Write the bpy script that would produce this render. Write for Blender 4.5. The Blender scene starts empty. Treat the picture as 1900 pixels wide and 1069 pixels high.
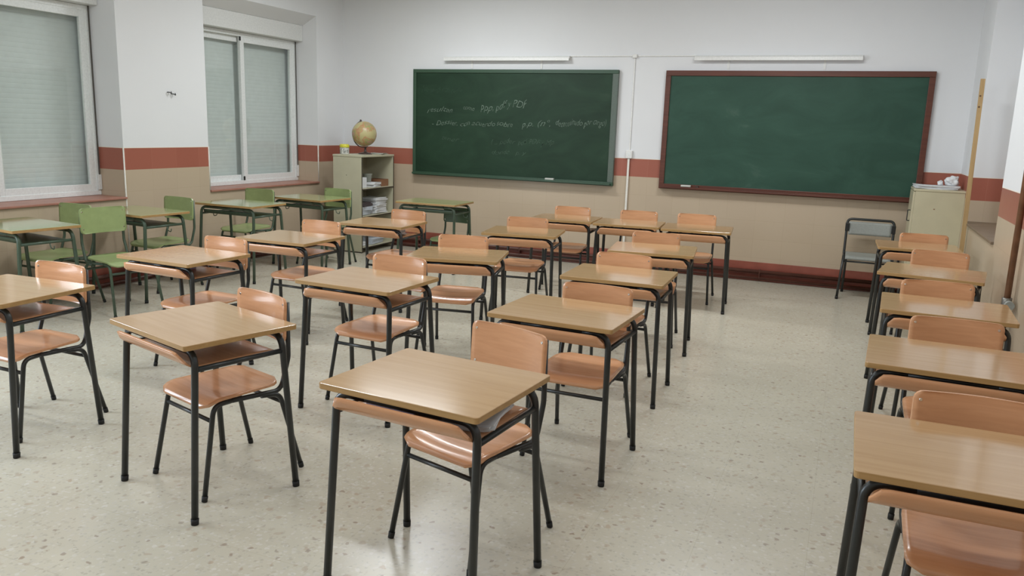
import bpy, bmesh, math, random
from mathutils import Vector, Matrix
random.seed(7)
C = bpy.context.scene.collection
S = bpy.context.scene
# ------------------------------------------------------------------ camera
cam_d = bpy.data.cameras.new('camera'); cam = bpy.data.objects.new('camera', cam_d); C.objects.link(cam)
R = [Vector((0.9202015, 0.3901051, 0.0323595)), Vector((-0.1065199, 0.1700007, 0.9796700)), Vector((-0.3766732, 0.9049407, -0.1979888))]
cam.matrix_world = Matrix(((R[0].x, R[1].x, -R[2].x, 0.0), (R[0].y, R[1].y, -R[2].y, -8.8856), (R[0].z, R[1].z, -R[2].z, 1.5461), (0, 0, 0, 1)))
cam_d.sensor_width = 36.0; cam_d.lens = 27.9686; cam_d.clip_start = 0.05
S.camera = cam
# ------------------------------------------------------------------ world, exposure
w = bpy.data.worlds.new('world'); S.world = w; w.use_nodes = True
w.node_tree.nodes['Background'].inputs[0].default_value = (0.75, 0.85, 1.0, 1); w.node_tree.nodes['Background'].inputs[1].default_value = 1.2
S.view_settings.view_transform = 'Standard'; S.view_settings.look = 'None'
S.view_settings.exposure = -0.22; S.view_settings.gamma = 1.0; S.view_settings.use_curve_mapping = False
# ------------------------------------------------------------------ room dimensions
XL, XR, YB, ZC = -6.15, 0.985, -10.2, 3.3
REC = -6.50
WINS = [(-2.41, -0.55), (-5.35, -3.47), (-8.30, -6.42)]
Z0, Z1, Z2 = 0.80, 2.785, 2.68
RW = (-2.39, -0.81)     # recess in right wall
# ------------------------------------------------------------------ lights
def area(name, loc, rot, sx, sy, power, col):
    l = bpy.data.lights.new(name, 'AREA'); l.shape = 'RECTANGLE'; l.size = sx; l.size_y = sy; l.energy = power; l.color = col
    o = bpy.data.objects.new(name, l); C.objects.link(o); o.location = loc; o.rotation_euler = rot; return o
# daylight coming through the open-shuttered window behind the camera, on the left wall
area('daylight', (-6.34, -7.36, 1.65), (0, math.radians(-90), 0), 1.6, 1.75, 165, (0.76, 0.88, 1.0))
LAMPS = [(-4.1, -1.9), (-3.8, -4.9), (-3.8, -7.8), (-0.7, -2.3), (-0.9, -4.9), (-0.9, -7.8)]
for lx, ly in LAMPS:
    area('lamp_light', (lx, ly, ZC - 0.115), (0, 0, 0), 1.15, 0.22, {-1.9: 60, -2.3: 66, -4.9: 33, -7.8: 26}[ly] * (1.06 if lx < -2 else 0.88), (0.945, 0.985, 1.0))

# ------------------------------------------------------------------ materials
def new_mat(name):
    m = bpy.data.materials.new(name); m.use_nodes = True
    return m, m.node_tree, m.node_tree.nodes['Principled BSDF']
def N(nt, t, **kw):
    n = nt.nodes.new(t)
    for k, v in kw.items(): setattr(n, k, v)
    return n
def L(nt, a, b): nt.links.new(a, b)
def plain(name, col, rough=0.5, spec=0.5, metal=0.0, bump=0.0, scale=60, var=0.06):
    m, nt, b = new_mat(name)
    b.inputs['Roughness'].default_value = rough; b.inputs['Metallic'].default_value = metal; b.inputs['Specular IOR Level'].default_value = spec
    tc = N(nt, 'ShaderNodeTexCoord'); no = N(nt, 'ShaderNodeTexNoise'); no.inputs['Scale'].default_value = scale; no.inputs['Detail'].default_value = 3
    L(nt, tc.outputs['Object'], no.inputs['Vector'])
    r = N(nt, 'ShaderNodeValToRGB'); r.color_ramp.elements[0].position = 0.3; r.color_ramp.elements[1].position = 0.7
    r.color_ramp.elements[0].color = tuple(c * (1 - var) for c in col) + (1,); r.color_ramp.elements[1].color = tuple(min(1, c * (1 + var)) for c in col) + (1,)
    L(nt, no.outputs['Fac'], r.inputs['Fac']); L(nt, r.outputs['Color'], b.inputs['Base Color'])
    if bump:
        bu = N(nt, 'ShaderNodeBump'); bu.inputs['Strength'].default_value = bump; bu.inputs['Distance'].default_value = 0.002
        L(nt, no.outputs['Fac'], bu.inputs['Height']); L(nt, bu.outputs['Normal'], b.inputs['Normal'])
    return m
def wood(name, c1, c2, rough, stretch=(3, 60, 60), coat=0.0, spec=0.5):
    m, nt, b = new_mat(name)
    tc = N(nt, 'ShaderNodeTexCoord'); mp = N(nt, 'ShaderNodeMapping'); mp.inputs['Scale'].default_value = stretch
    oi = N(nt, 'ShaderNodeObjectInfo'); ad = N(nt, 'ShaderNodeVectorMath', operation='ADD')
    L(nt, tc.outputs['Object'], ad.inputs[0]); L(nt, oi.outputs['Random'], ad.inputs[1]); L(nt, ad.outputs[0], mp.inputs['Vector'])
    no = N(nt, 'ShaderNodeTexNoise'); no.inputs['Scale'].default_value = 1; no.inputs['Detail'].default_value = 5; no.inputs['Distortion'].default_value = 0.4
    L(nt, mp.outputs['Vector'], no.inputs['Vector'])
    r = N(nt, 'ShaderNodeValToRGB'); r.color_ramp.elements[0].position = 0.3; r.color_ramp.elements[1].position = 0.7
    r.color_ramp.elements[0].color = c1 + (1,); r.color_ramp.elements[1].color = c2 + (1,)
    L(nt, no.outputs['Fac'], r.inputs['Fac']); L(nt, r.outputs['Color'], b.inputs['Base Color'])
    b.inputs['Roughness'].default_value = rough; b.inputs['Specular IOR Level'].default_value = spec
    b.inputs['Coat Weight'].default_value = coat; b.inputs['Coat Roughness'].default_value = 0.08
    return m

def wall_mat():
    m, nt, b = new_mat('wall_paint_over_tiles')
    g = N(nt, 'ShaderNodeNewGeometry'); sp = N(nt, 'ShaderNodeSeparateXYZ'); L(nt, g.outputs['Position'], sp.inputs[0])
    # plaster
    no = N(nt, 'ShaderNodeTexNoise'); no.inputs['Scale'].default_value = 2.2; no.inputs['Detail'].default_value = 5; L(nt, g.outputs['Position'], no.inputs['Vector'])
    pr = N(nt, 'ShaderNodeValToRGB'); pr.color_ramp.elements[0].color = (0.765, 0.77, 0.785, 1); pr.color_ramp.elements[1].color = (0.80, 0.807, 0.82, 1)
    L(nt, no.outputs['Fac'], pr.inputs['Fac'])
    def tile(c1, c2, mort, bw, bh, zoff):
        u = N(nt, 'ShaderNodeMath', operation='ADD'); L(nt, sp.outputs['X'], u.inputs[0]); L(nt, sp.outputs['Y'], u.inputs[1])
        z = N(nt, 'ShaderNodeMath', operation='ADD'); L(nt, sp.outputs['Z'], z.inputs[0]); z.inputs[1].default_value = zoff
        cb = N(nt, 'ShaderNodeCombineXYZ'); L(nt, u.outputs[0], cb.inputs[0]); L(nt, z.outputs[0], cb.inputs[1])
        br = N(nt, 'ShaderNodeTexBrick'); br.offset = 0.0
        br.inputs['Scale'].default_value = 1; br.inputs['Brick Width'].default_value = bw; br.inputs['Row Height'].default_value = bh
        br.inputs['Mortar Size'].default_value = 0.0016; br.inputs['Mortar Smooth'].default_value = 0.3; br.inputs['Bias'].default_value = 0
        br.inputs['Color1'].default_value = c1 + (1,); br.inputs['Color2'].default_value = c2 + (1,); br.inputs['Mortar'].default_value = mort + (1,)
        L(nt, cb.outputs[0], br.inputs['Vector']); return br
    beige = tile((0.515, 0.41, 0.30), (0.53, 0.425, 0.31), (0.47, 0.37, 0.26), 0.30, 0.2, -0.045)
    red = tile((0.36, 0.120, 0.083), (0.38, 0.130, 0.09), (0.42, 0.17, 0.125), 0.30, 0.2, -0.045)
    def step(th):
        s = N(nt, 'ShaderNodeMath', operation='GREATER_THAN'); L(nt, sp.outputs['Z'], s.inputs[0]); s.inputs[1].default_value = th; return s
    def mix(f, a, b_):
        x = N(nt, 'ShaderNodeMix', data_type='RGBA'); L(nt, f.outputs[0], x.inputs['Factor']); L(nt, a, x.inputs['A'])
        if isinstance(b_, tuple): x.inputs['B'].default_value = b_
        else: L(nt, b_, x.inputs['B'])
        return x.outputs['Result']
    s1 = step(1.045); s2 = step(1.243); s3 = step(1.249)
    c = mix(s1, beige.outputs['Color'], red.outputs['Color']); c = mix(s2, c, (0.82, 0.76, 0.66, 1)); c = mix(s3, c, pr.outputs['Color'])
    L(nt, c, b.inputs['Base Color'])
    ro = N(nt, 'ShaderNodeMapRange'); L(nt, s2.outputs[0], ro.inputs['Value']); ro.inputs['To Min'].default_value = 0.28; ro.inputs['To Max'].default_value = 0.75
    L(nt, ro.outputs[0], b.inputs['Roughness'])
    b.inputs['Specular IOR Level'].default_value = 0.35
    bu = N(nt, 'ShaderNodeBump'); bu.inputs['Strength'].default_value = 0.08; bu.inputs['Distance'].default_value = 0.01
    n2 = N(nt, 'ShaderNodeTexNoise'); n2.inputs['Scale'].default_value = 9; L(nt, g.outputs['Position'], n2.inputs['Vector'])
    L(nt, n2.outputs['Fac'], bu.inputs['Height']); L(nt, bu.outputs['Normal'], b.inputs['Normal'])
    return m
def floor_mat():
    m, nt, b = new_mat('polished_terrazzo')
    tc = N(nt, 'ShaderNodeTexCoord')
    no = N(nt, 'ShaderNodeTexNoise'); no.inputs['Scale'].default_value = 1.3; no.inputs['Detail'].default_value = 6; L(nt, tc.outputs['Object'], no.inputs['Vector'])
    base = N(nt, 'ShaderNodeValToRGB'); base.color_ramp.elements[0].position = .3; base.color_ramp.elements[1].position = .7
    base.color_ramp.elements[0].color = (0.475, 0.437, 0.350, 1); base.color_ramp.elements[1].color = (0.545, 0.505, 0.410, 1)
    L(nt, no.outputs['Fac'], base.inputs['Fac'])
    col = base.outputs['Color']
    def chips(scale, lo, hi, dist, cola, colb, seed):
        nonlocal col
        mp = N(nt, 'ShaderNodeMapping'); mp.inputs['Location'].default_value = (seed, seed * 1.7, 0); L(nt, tc.outputs['Object'], mp.inputs['Vector'])
        wn = N(nt, 'ShaderNodeTexNoise'); wn.inputs['Scale'].default_value = scale * 1.3; wn.inputs['Detail'].default_value = 1; L(nt, mp.outputs[0], wn.inputs['Vector'])
        ws = N(nt, 'ShaderNodeVectorMath', operation='SCALE'); ws.inputs['Scale'].default_value = 0.9 / scale; L(nt, wn.outputs['Color'], ws.inputs[0])
        wa = N(nt, 'ShaderNodeVectorMath', operation='ADD'); L(nt, mp.outputs[0], wa.inputs[0]); L(nt, ws.outputs[0], wa.inputs[1])
        v = N(nt, 'ShaderNodeTexVoronoi'); v.inputs['Scale'].default_value = scale; L(nt, wa.outputs[0], v.inputs['Vector'])
        sx = N(nt, 'ShaderNodeSeparateXYZ'); L(nt, v.outputs['Color'], sx.inputs[0])
        a = N(nt, 'ShaderNodeMath', operation='GREATER_THAN'); L(nt, sx.outputs[0], a.inputs[0]); a.inputs[1].default_value = lo
        d = N(nt, 'ShaderNodeMapRange'); L(nt, v.outputs['Distance'], d.inputs['Value']); d.inputs['From Min'].default_value = dist * 1.15; d.inputs['From Max'].default_value = dist * 0.75
        f = N(nt, 'ShaderNodeMath', operation='MULTIPLY'); L(nt, a.outputs[0], f.inputs[0]); L(nt, d.outputs[0], f.inputs[1])
        f2 = N(nt, 'ShaderNodeMath', operation='MULTIPLY'); L(nt, f.outputs[0], f2.inputs[0]); f2.inputs[1].default_value = hi
        cr = N(nt, 'ShaderNodeMix', data_type='RGBA'); cr.inputs['A'].default_value = cola + (1,); cr.inputs['B'].default_value = colb + (1,); L(nt, sx.outputs[1], cr.inputs['Factor'])
        x = N(nt, 'ShaderNodeMix', data_type='RGBA'); L(nt, f2.outputs[0], x.inputs['Factor']); L(nt, col, x.inputs['A']); L(nt, cr.outputs['Result'], x.inputs['B'])
        col = x.outputs['Result']
    chips(42, 0.45, 0.55, 0.42, (0.40, 0.35, 0.27), (0.62, 0.60, 0.55), 3)
    chips(60, 0.35, 0.6, 0.40, (0.36, 0.33, 0.27), (0.60, 0.57, 0.50), 11)
    chips(25, 0.86, 0.45, 0.34, (0.36, 0.25, 0.16), (0.40, 0.33, 0.25), 5)
    chips(30, 0.91, 0.55, 0.30, (0.20, 0.12, 0.08), (0.26, 0.22, 0.18), 8)
    # fine tile joints, 40 cm
    br = N(nt, 'ShaderNodeTexBrick'); br.offset = 0; br.inputs['Scale'].default_value = 1; br.inputs['Brick Width'].default_value = 0.4; br.inputs['Row Height'].default_value = 0.4
    br.inputs['Mortar Size'].default_value = 0.0012; br.inputs['Color1'].default_value = (1, 1, 1, 1); br.inputs['Color2'].default_value = (1, 1, 1, 1); br.inputs['Mortar'].default_value = (0.9, 0.89, 0.87, 1)
    L(nt, tc.outputs['Object'], br.inputs['Vector'])
    mu = N(nt, 'ShaderNodeMix', data_type='RGBA', blend_type='MULTIPLY'); mu.inputs['Factor'].default_value = 1; L(nt, col, mu.inputs['A']); L(nt, br.outputs['Color'], mu.inputs['B'])
    L(nt, mu.outputs['Result'], b.inputs['Base Color'])
    b.inputs['Roughness'].default_value = 0.26; b.inputs['Specular IOR Level'].default_value = 0.5
    return m
def glass_mat():
    m = bpy.data.materials.new('window_glass'); m.use_nodes = True; nt = m.node_tree; nt.nodes.clear()
    o = N(nt, 'ShaderNodeOutputMaterial'); t = N(nt, 'ShaderNodeBsdfTransparent'); t.inputs[0].default_value = (0.955, 0.975, 0.965, 1)
    g = N(nt, 'ShaderNodeBsdfGlossy'); g.inputs['Roughness'].default_value = 0.02; lw = N(nt, 'ShaderNodeLayerWeight'); lw.inputs['Blend'].default_value = 0.5; pw = N(nt, 'ShaderNodeMath', operation='POWER'); L(nt, lw.outputs['Facing'], pw.inputs[0]); pw.inputs[1].default_value = 5; f = N(nt, 'ShaderNodeMath', operation='MULTIPLY_ADD'); L(nt, pw.outputs[0], f.inputs[0]); f.inputs[1].default_value = .9; f.inputs[2].default_value = .04
    mx = N(nt, 'ShaderNodeMixShader'); L(nt, f.outputs[0], mx.inputs[0]); L(nt, t.outputs[0], mx.inputs[1]); L(nt, g.outputs[0], mx.inputs[2]); L(nt, mx.outputs[0], o.inputs[0]); return m
def board_mat(name, c1, c2, dust):
    m, nt, b = new_mat(name)
    tc = N(nt, 'ShaderNodeTexCoord'); mp = N(nt, 'ShaderNodeMapping'); mp.inputs['Scale'].default_value = (1.0, 1, 2.2); L(nt, tc.outputs['Object'], mp.inputs['Vector'])
    no = N(nt, 'ShaderNodeTexNoise'); no.inputs['Scale'].default_value = 1.7; no.inputs['Detail'].default_value = 5; no.inputs['Roughness'].default_value = .6; no.inputs['Distortion'].default_value = 1.0
    L(nt, mp.outputs[0], no.inputs['Vector'])
    r = N(nt, 'ShaderNodeValToRGB'); e = r.color_ramp.elements; e[0].position = .35; e[0].color = c1 + (1,); e[1].position = .62; e[1].color = c2 + (1,)
    x = e.new(0.80); x.color = dust + (1,)
    L(nt, no.outputs['Fac'], r.inputs['Fac']); L(nt, r.outputs['Color'], b.inputs['Base Color'])
    b.inputs['Roughness'].default_value = 0.45; b.inputs['Specular IOR Level'].default_value = 0.25
    return m
def globe_mat():
    m, nt, b = new_mat('globe_map')
    tc = N(nt, 'ShaderNodeTexCoord'); no = N(nt, 'ShaderNodeTexNoise'); no.inputs['Scale'].default_value = 9.5; no.inputs['Detail'].default_value = 6; L(nt, tc.outputs['Object'], no.inputs['Vector'])
    r = N(nt, 'ShaderNodeValToRGB'); e = r.color_ramp.elements; e[0].position = .47; e[0].color = (.50, .44, .22, 1); e[1].position = .52; e[1].color = (.46, .22, .12, 1)
    for p_, c_ in ((.56, (.52, .34, .16, 1)), (.61, (.30, .34, .12, 1)), (.68, (.48, .30, .2, 1))):
        x = e.new(p_); x.color = c_
    L(nt, no.outputs['Fac'], r.inputs['Fac']); L(nt, r.outputs['Color'], b.inputs['Base Color']); b.inputs['Roughness'].default_value = .35; return m

M = dict(
    wall=wall_mat(), floor=floor_mat(), glass=glass_mat(),
    ceiling=plain('ceiling_paint', (0.75, 0.75, 0.73), 0.85),
    laminate=wood('beech_laminate', (0.43, 0.26, 0.125), (0.495, 0.315, 0.16), 0.16, (2.2, 38, 38), coat=0.25),
    edge=wood('beech_edge', (0.36, 0.21, 0.075), (0.45, 0.27, 0.11), 0.4, (3, 30, 80)),
    ply=wood('varnished_plywood', (0.60, 0.295, 0.145), (0.68, 0.35, 0.18), 0.26, (4, 60, 60), coat=0.22),
    steel=plain('dark_painted_steel', (0.022, 0.024, 0.023), 0.33, 0.5, 0, 0, 40),
    rubber=plain('black_rubber', (0.012, 0.012, 0.012), 0.7),
    green_top=wood('green_laminate', (0.31, 0.35, 0.15), (0.36, 0.40, 0.18), 0.14, (3, 25, 25), coat=0.4),
    green_ply=plain('green_lacquered_plywood', (0.30, 0.37, 0.16), 0.3, 0.5, 0, 0, 20),
    shaded_green_ply=plain('green_plywood_painted_shade', (0.07, 0.115, 0.055), 0.35),  # green plywood with the shade under the desk painted in, for the small chair's backrest
    green_steel=plain('dark_green_painted_steel', (0.055, 0.085, 0.055), 0.35),
    rivet=plain('steel_rivet', (0.7, 0.7, 0.68), 0.15, 0.5, 1.0),
    redtile=plain('red_glazed_tile', (0.30, 0.085, 0.058), 0.3, 0.5, 0, 0, 8, 0.12),
    sill=plain('terracotta_sill', (0.40, 0.185, 0.135), 0.4, 0.5, 0, 0, 8, 0.12),
    trim=plain('cream_corner_trim', (0.80, 0.77, 0.70), 0.45),
    alu=plain('white_window_frame', (0.80, 0.82, 0.81), 0.35),
    boxw=plain('white_shutter_box', (0.74, 0.745, 0.73), 0.5),
    shutter=plain('grey_roller_shutter', (0.74, 0.76, 0.76), 0.55, 0.3, 0, 0, 12, 0.03),
    strap=plain('grey_shutter_strap', (0.10, 0.09, 0.08), 0.9),
    black=plain('black_plastic', (0.015, 0.015, 0.015), 0.4),
    board1=board_mat('green_chalkboard', (0.014, 0.036, 0.019), (0.020, 0.050, 0.027), (0.036, 0.066, 0.042)),
    board2=board_mat('dusty_green_chalkboard', (0.026, 0.068, 0.047), (0.036, 0.088, 0.062), (0.075, 0.125, 0.095)),
    frame1=plain('green_board_frame', (0.036, 0.080, 0.046), 0.4),
    frame1b=plain('grey_green_board_trim', (0.10, 0.13, 0.105), 0.35),
    frame2=wood('red_brown_wood', (0.085, 0.024, 0.013), (0.13, 0.037, 0.020), 0.4, (2, 2, 40)),
    chalk=plain('white_chalk', (0.62, 0.62, 0.58), 0.95),
    chalkw=plain('chalk_strokes', (0.17, 0.22, 0.18), 0.95, 0.1, 0, 0, 25, 0.35),
    chalkvf=plain('very_faint_chalk_strokes', (0.045, 0.078, 0.054), 0.95, 0.1, 0, 0, 25, 0.35),
    chalkf=plain('faint_chalk_strokes', (0.075, 0.115, 0.085), 0.95, 0.1, 0, 0, 25, 0.35),
    lampw=plain('white_enamel', (0.80, 0.80, 0.78), 0.4),
    cab=plain('cream_melamine', (0.50, 0.475, 0.345), 0.35, 0.5, 0, 0, 5, 0.05),
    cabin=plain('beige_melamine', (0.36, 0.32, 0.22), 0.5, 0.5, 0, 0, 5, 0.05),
    cabedge=plain('dark_brown_edging', (0.03, 0.022, 0.015), 0.5),
    cab2=plain('yellow_cream_melamine', (0.56, 0.51, 0.35), 0.35, 0.5, 0, 0, 5, 0.05),
    paper=plain('white_paper', (0.72, 0.73, 0.74), 0.9, 0.3, 0, 0, 30, 0.04),
    paperb=plain('bluish_paper', (0.52, 0.56, 0.62), 0.9, 0.3, 0, 0, 30, 0.1),
    paperl=plain('lilac_paper', (0.55, 0.50, 0.66), 0.9, 0.3, 0, 0, 30, 0.1),
    folder=plain('dark_folder', (0.07, 0.055, 0.06), 0.6),
    greytub=plain('cloudy_plastic', (0.42, 0.44, 0.38), 0.3),
    carton=plain('brown_carton', (0.26, 0.125, 0.065), 0.7),
    yellow=plain('yellow_plastic', (0.62, 0.58, 0.05), 0.4),
    tin=plain('printed_white_tin', (0.45, 0.45, 0.42), 0.4, 0.5, 0, 0, 55, 0.85),
    globe=globe_mat(), brownp=plain('dark_brown_plastic', (0.055, 0.035, 0.028), 0.35),
    pipe=plain('maroon_painted_pipe', (0.085, 0.028, 0.018), 0.4, 0.5, 0, 0, 10, 0.2),
    pipe2=plain('brown_painted_pipe', (0.17, 0.075, 0.035), 0.35, 0.5, 0, 0, 12, 0.3),
    pine=wood('pine', (0.42, 0.27, 0.12), (0.56, 0.38, 0.18), 0.5, (30, 30, 2)),
    knot=plain('pine_knot', (0.12, 0.06, 0.03), 0.6),
    greyseat=plain('pale_grey_plastic', (0.29, 0.30, 0.275), 0.5),
    stone=plain('brown_stone_sill', (0.20, 0.145, 0.095), 0.5, 0.5, 0, 0, 9, 0.15),
    valve=plain('dull_valve_metal', (0.22, 0.21, 0.19), 0.4, 0.5, 0.6),
    tissue=plain('white_cloth', (0.75, 0.76, 0.77), 0.95, 0.2, 0, 0.3, 30, 0.04),
)
# ------------------------------------------------------------------ mesh helpers
def obj(name, bm, mats, parent=None, smooth=False):
    bmesh.ops.recalc_face_normals(bm, faces=bm.faces)
    me = bpy.data.meshes.new(name); bm.to_mesh(me); bm.free()
    for m in (mats if isinstance(mats, (list, tuple)) else [mats]): me.materials.append(m)
    if smooth: me.shade_smooth() if hasattr(me, 'shade_smooth') else None
    o = bpy.data.objects.new(name, me); C.objects.link(o)
    if parent: o.parent = parent
    return o
def thing(name, label, cat, loc=(0, 0, 0), rz=0, group=None):
    o = bpy.data.objects.new(name, None); C.objects.link(o); o.location = loc; o.rotation_euler = (0, 0, rz); o.empty_display_size = .05
    o['label'] = label; o['category'] = cat
    if group: o['group'] = group
    return o
def tag(o, label, cat, group=None):
    o['label'] = label; o['category'] = cat
    if group: o['group'] = group
    return o
def struct(name, bm, m, parent=None):
    o = obj(name, bm, m, parent)
    if not parent: o['kind'] = 'structure'
    return o
def add_box(bm, x0, x1, y0, y1, z0, z1, bev=0.0, mi=0, mat=None):
    g = bmesh.ops.create_cube(bm, size=1)
    vs = g['verts']
    for v in vs:
        v.co = Vector(((x0 + x1) / 2 + v.co.x * (x1 - x0), (y0 + y1) / 2 + v.co.y * (y1 - y0), (z0 + z1) / 2 + v.co.z * (z1 - z0)))
    fs = set(f for v in vs for f in v.link_faces)
    for f in fs: f.material_index = mi
    if bev:
        es = set(e for v in vs for e in v.link_edges)
        r = bmesh.ops.bevel(bm, geom=list(es), offset=bev, segments=2, affect='EDGES', profile=0.5)
        for f in r['faces']: f.material_index = mi
    if mat is not None:
        allv = set(v for f in fs if f.is_valid for v in f.verts)
        bmesh.ops.transform(bm, matrix=mat, verts=list(allv))
    return bm
def box(x0, x1, y0, y1, z0, z1, bev=0.0): return add_box(bmesh.new(), x0, x1, y0, y1, z0, z1, bev)
def fillet(pts, rad, seg=6):
    pts = [Vector(p) for p in pts]; out = [pts[0]]
    for i in range(1, len(pts) - 1):
        a, b, c = pts[i - 1], pts[i], pts[i + 1]; r = rad[i - 1] if isinstance(rad, (list, tuple)) else rad
        d1 = (a - b); d2 = (c - b); l1, l2 = d1.length, d2.length; d1.normalize(); d2.normalize()
        ang = d1.angle(d2)
        if r <= 0 or ang > 3.1: out.append(b); continue
        t = min(r / math.tan(ang / 2), l1 * .49, l2 * .49)
        p0, p1 = b + d1 * t, b + d2 * t
        for k in range(seg + 1):
            s = k / seg; out.append(p0 * (1 - s) ** 2 + b * 2 * s * (1 - s) + p1 * s * s)
    out.append(pts[-1]); return out
def add_tube(bm, pts, r, seg=10, cap=True, mi=0):
    pts = [Vector(p) for p in pts]; n = len(pts); rings = []; prev = None
    for i, p in enumerate(pts):
        t = (pts[min(i + 1, n - 1)] - pts[max(i - 1, 0)]).normalized()
        if prev is None:
            u = t.cross(Vector((0, 0, 1)));
            if u.length < 1e-3: u = t.cross(Vector((1, 0, 0)))
            u.normalize()
        else:
            u = (prev - t * prev.dot(t)).normalized()
        prev = u; v = t.cross(u)
        rr = r[i] if isinstance(r, (list, tuple)) else r
        rings.append([bm.verts.new(p + (u * math.cos(2 * math.pi * k / seg) + v * math.sin(2 * math.pi * k / seg)) * rr) for k in range(seg)])
    for a, b in zip(rings, rings[1:]):
        for k in range(seg):
            f = bm.faces.new((a[k], a[(k + 1) % seg], b[(k + 1) % seg], b[k])); f.smooth = True; f.material_index = mi
    if cap:
        f = bm.faces.new(rings[0][::-1]); f.material_index = mi
        f = bm.faces.new(rings[-1]); f.material_index = mi
    return bm
def tube(pts, r, seg=10): return add_tube(bmesh.new(), pts, r, seg)
def add_lathe(bm, prof, cen=(0, 0, 0), seg=24, mi=0):
    rings = []
    for r, z in prof:
        rings.append([bm.verts.new((cen[0] + r * math.cos(2 * math.pi * k / seg), cen[1] + r * math.sin(2 * math.pi * k / seg), cen[2] + z)) for k in range(seg)])
    for a, b in zip(rings, rings[1:]):
        for k in range(seg):
            f = bm.faces.new((a[k], a[(k + 1) % seg], b[(k + 1) % seg], b[k])); f.smooth = True; f.material_index = mi
    for rg in (rings[0][::-1], rings[-1]):
        f = bm.faces.new(rg); f.material_index = mi
    return bm
def grid_solid(fn, nu, nv, thick, mi=0, bm=None, mask=None):
    """sheet fn(u,v)->(Vector,normal) turned into a closed sheet of thickness thick"""
    bm = bm or bmesh.new(); top = []; bot = []
    for i in range(nu + 1):
        top.append([]); bot.append([])
        for j in range(nv + 1):
            p, n = fn(i / nu, j / nv); top[i].append(bm.verts.new(p)); bot[i].append(bm.verts.new(p - n * thick))
    def q(a, b, c, d, sm=True):
        f = bm.faces.new((a, b, c, d)); f.smooth = sm; f.material_index = mi
    for i in range(nu):
        for j in range(nv):
            q(top[i][j], top[i + 1][j], top[i + 1][j + 1], top[i][j + 1]); q(bot[i][j], bot[i][j + 1], bot[i + 1][j + 1], bot[i + 1][j])
    for i in range(nu):
        q(top[i][0], bot[i][0], bot[i + 1][0], top[i + 1][0], False); q(top[i][nv], top[i + 1][nv], bot[i + 1][nv], bot[i][nv], False)
    for j in range(nv):
        q(top[0][j], top[0][j + 1], bot[0][j + 1], bot[0][j], False); q(top[nu][j], bot[nu][j], bot[nu][j + 1], top[nu][j + 1], False)
    return bm
def dup(root, loc, rz, label, group=None):
    r = root.copy(); C.objects.link(r); r.location = loc; r.rotation_euler = (0, 0, rz); r['label'] = label
    if group: r['group'] = group
    for ch in list(root.children):
        c = ch.copy(); C.objects.link(c); c.parent = r
        for g in list(ch.children):
            d = g.copy(); C.objects.link(d); d.parent = c
    return r

# ================================================================== SETTING
struct('floor', box(-6.8, 1.7, YB - .2, 0.3, -0.1, 0.0), M['floor'])
struct('ceiling', box(-6.8, 1.7, YB - .2, 0.3, ZC, ZC + .1), M['ceiling'])
struct('wall_front', box(-6.8, 1.7, 0.0, 0.25, 0.0, ZC), M['wall'])
struct('wall_back', box(-6.8, 1.7, YB - .2, YB, 0.0, ZC), M['wall'])
# left wall with three deep window recesses, soffit sloping down to the shutter box
bm = bmesh.new(); X0 = -6.75
add_box(bm, X0, XL, YB, 0.0, 0.0, Z0 - 0.02)
ys = [YB] + sorted([y for wv in WINS for y in wv]) + [0.0]
for a, b in zip(ys[0::2], ys[1::2]): add_box(bm, X0, XL, a, b, Z0 - 0.02, ZC)
for a, b in WINS:
    vs = [bm.verts.new(p) for p in [(X0, a, ZC), (XL, a, ZC), (XL, a, Z1), (-6.35, a, Z2), (X0, a, Z2), (X0, b, ZC), (XL, b, ZC), (XL, b, Z1), (-6.35, b, Z2), (X0, b, Z2)]]
    bm.faces.new(vs[:5]); bm.faces.new(vs[5:][::-1])
    for k in range(5): bm.faces.new((vs[k], vs[(k + 1) % 5], vs[5 + (k + 1) % 5], vs[5 + k]))
struct('wall_left', bm, M['wall'])
# right wall with one deep recess
bm = bmesh.new(); X1 = 1.65; ZR = 0.84
add_box(bm, XR, X1, YB, 0.0, 0.0, ZR)
add_box(bm, XR, X1, YB, RW[0], ZR, ZC); add_box(bm, XR, X1, RW[1], 0.0, ZR, ZC)
add_box(bm, XR, X1, RW[0], RW[1], 2.785, ZC); add_box(bm, 1.40, X1, RW[0], RW[1], ZR, 2.785)
struct('wall_right', bm, M['wall'])
bm = box(XR - .02, 1.40, RW[0] + .002, RW[1] - .002, ZR, ZR + .02, .004)
struct('trim_1', bm, M['stone'])
# baseboards (red glazed tile)
struct('baseboard_front', box(XL, XR, -0.010, -0.0005, 0, 0.2, .002), M['redtile'])
struct('baseboard_left', box(XL + .0005, XL + .010, YB, -0.011, 0, 0.2, .002), M['redtile'])
struct('baseboard_right', box(XR - .010, XR - .0005, YB, -0.011, 0, 0.2, .002), M['redtile'])
# cream corner beads on the tiled part of the convex corners
n = 2
for (x, y, za, zb) in [(XL, -0.55, Z0, 1.247), (XL, -3.47, 0.2, 1.247), (XR, -0.81, ZR + .02, 1.247), (XL, -2.41, Z0, 1.247)]:
    struct('trim_%d' % n, add_lathe(bmesh.new(), [(.007, za), (.007, zb)], (x, y, 0), 10), M['trim']); n += 1

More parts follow.
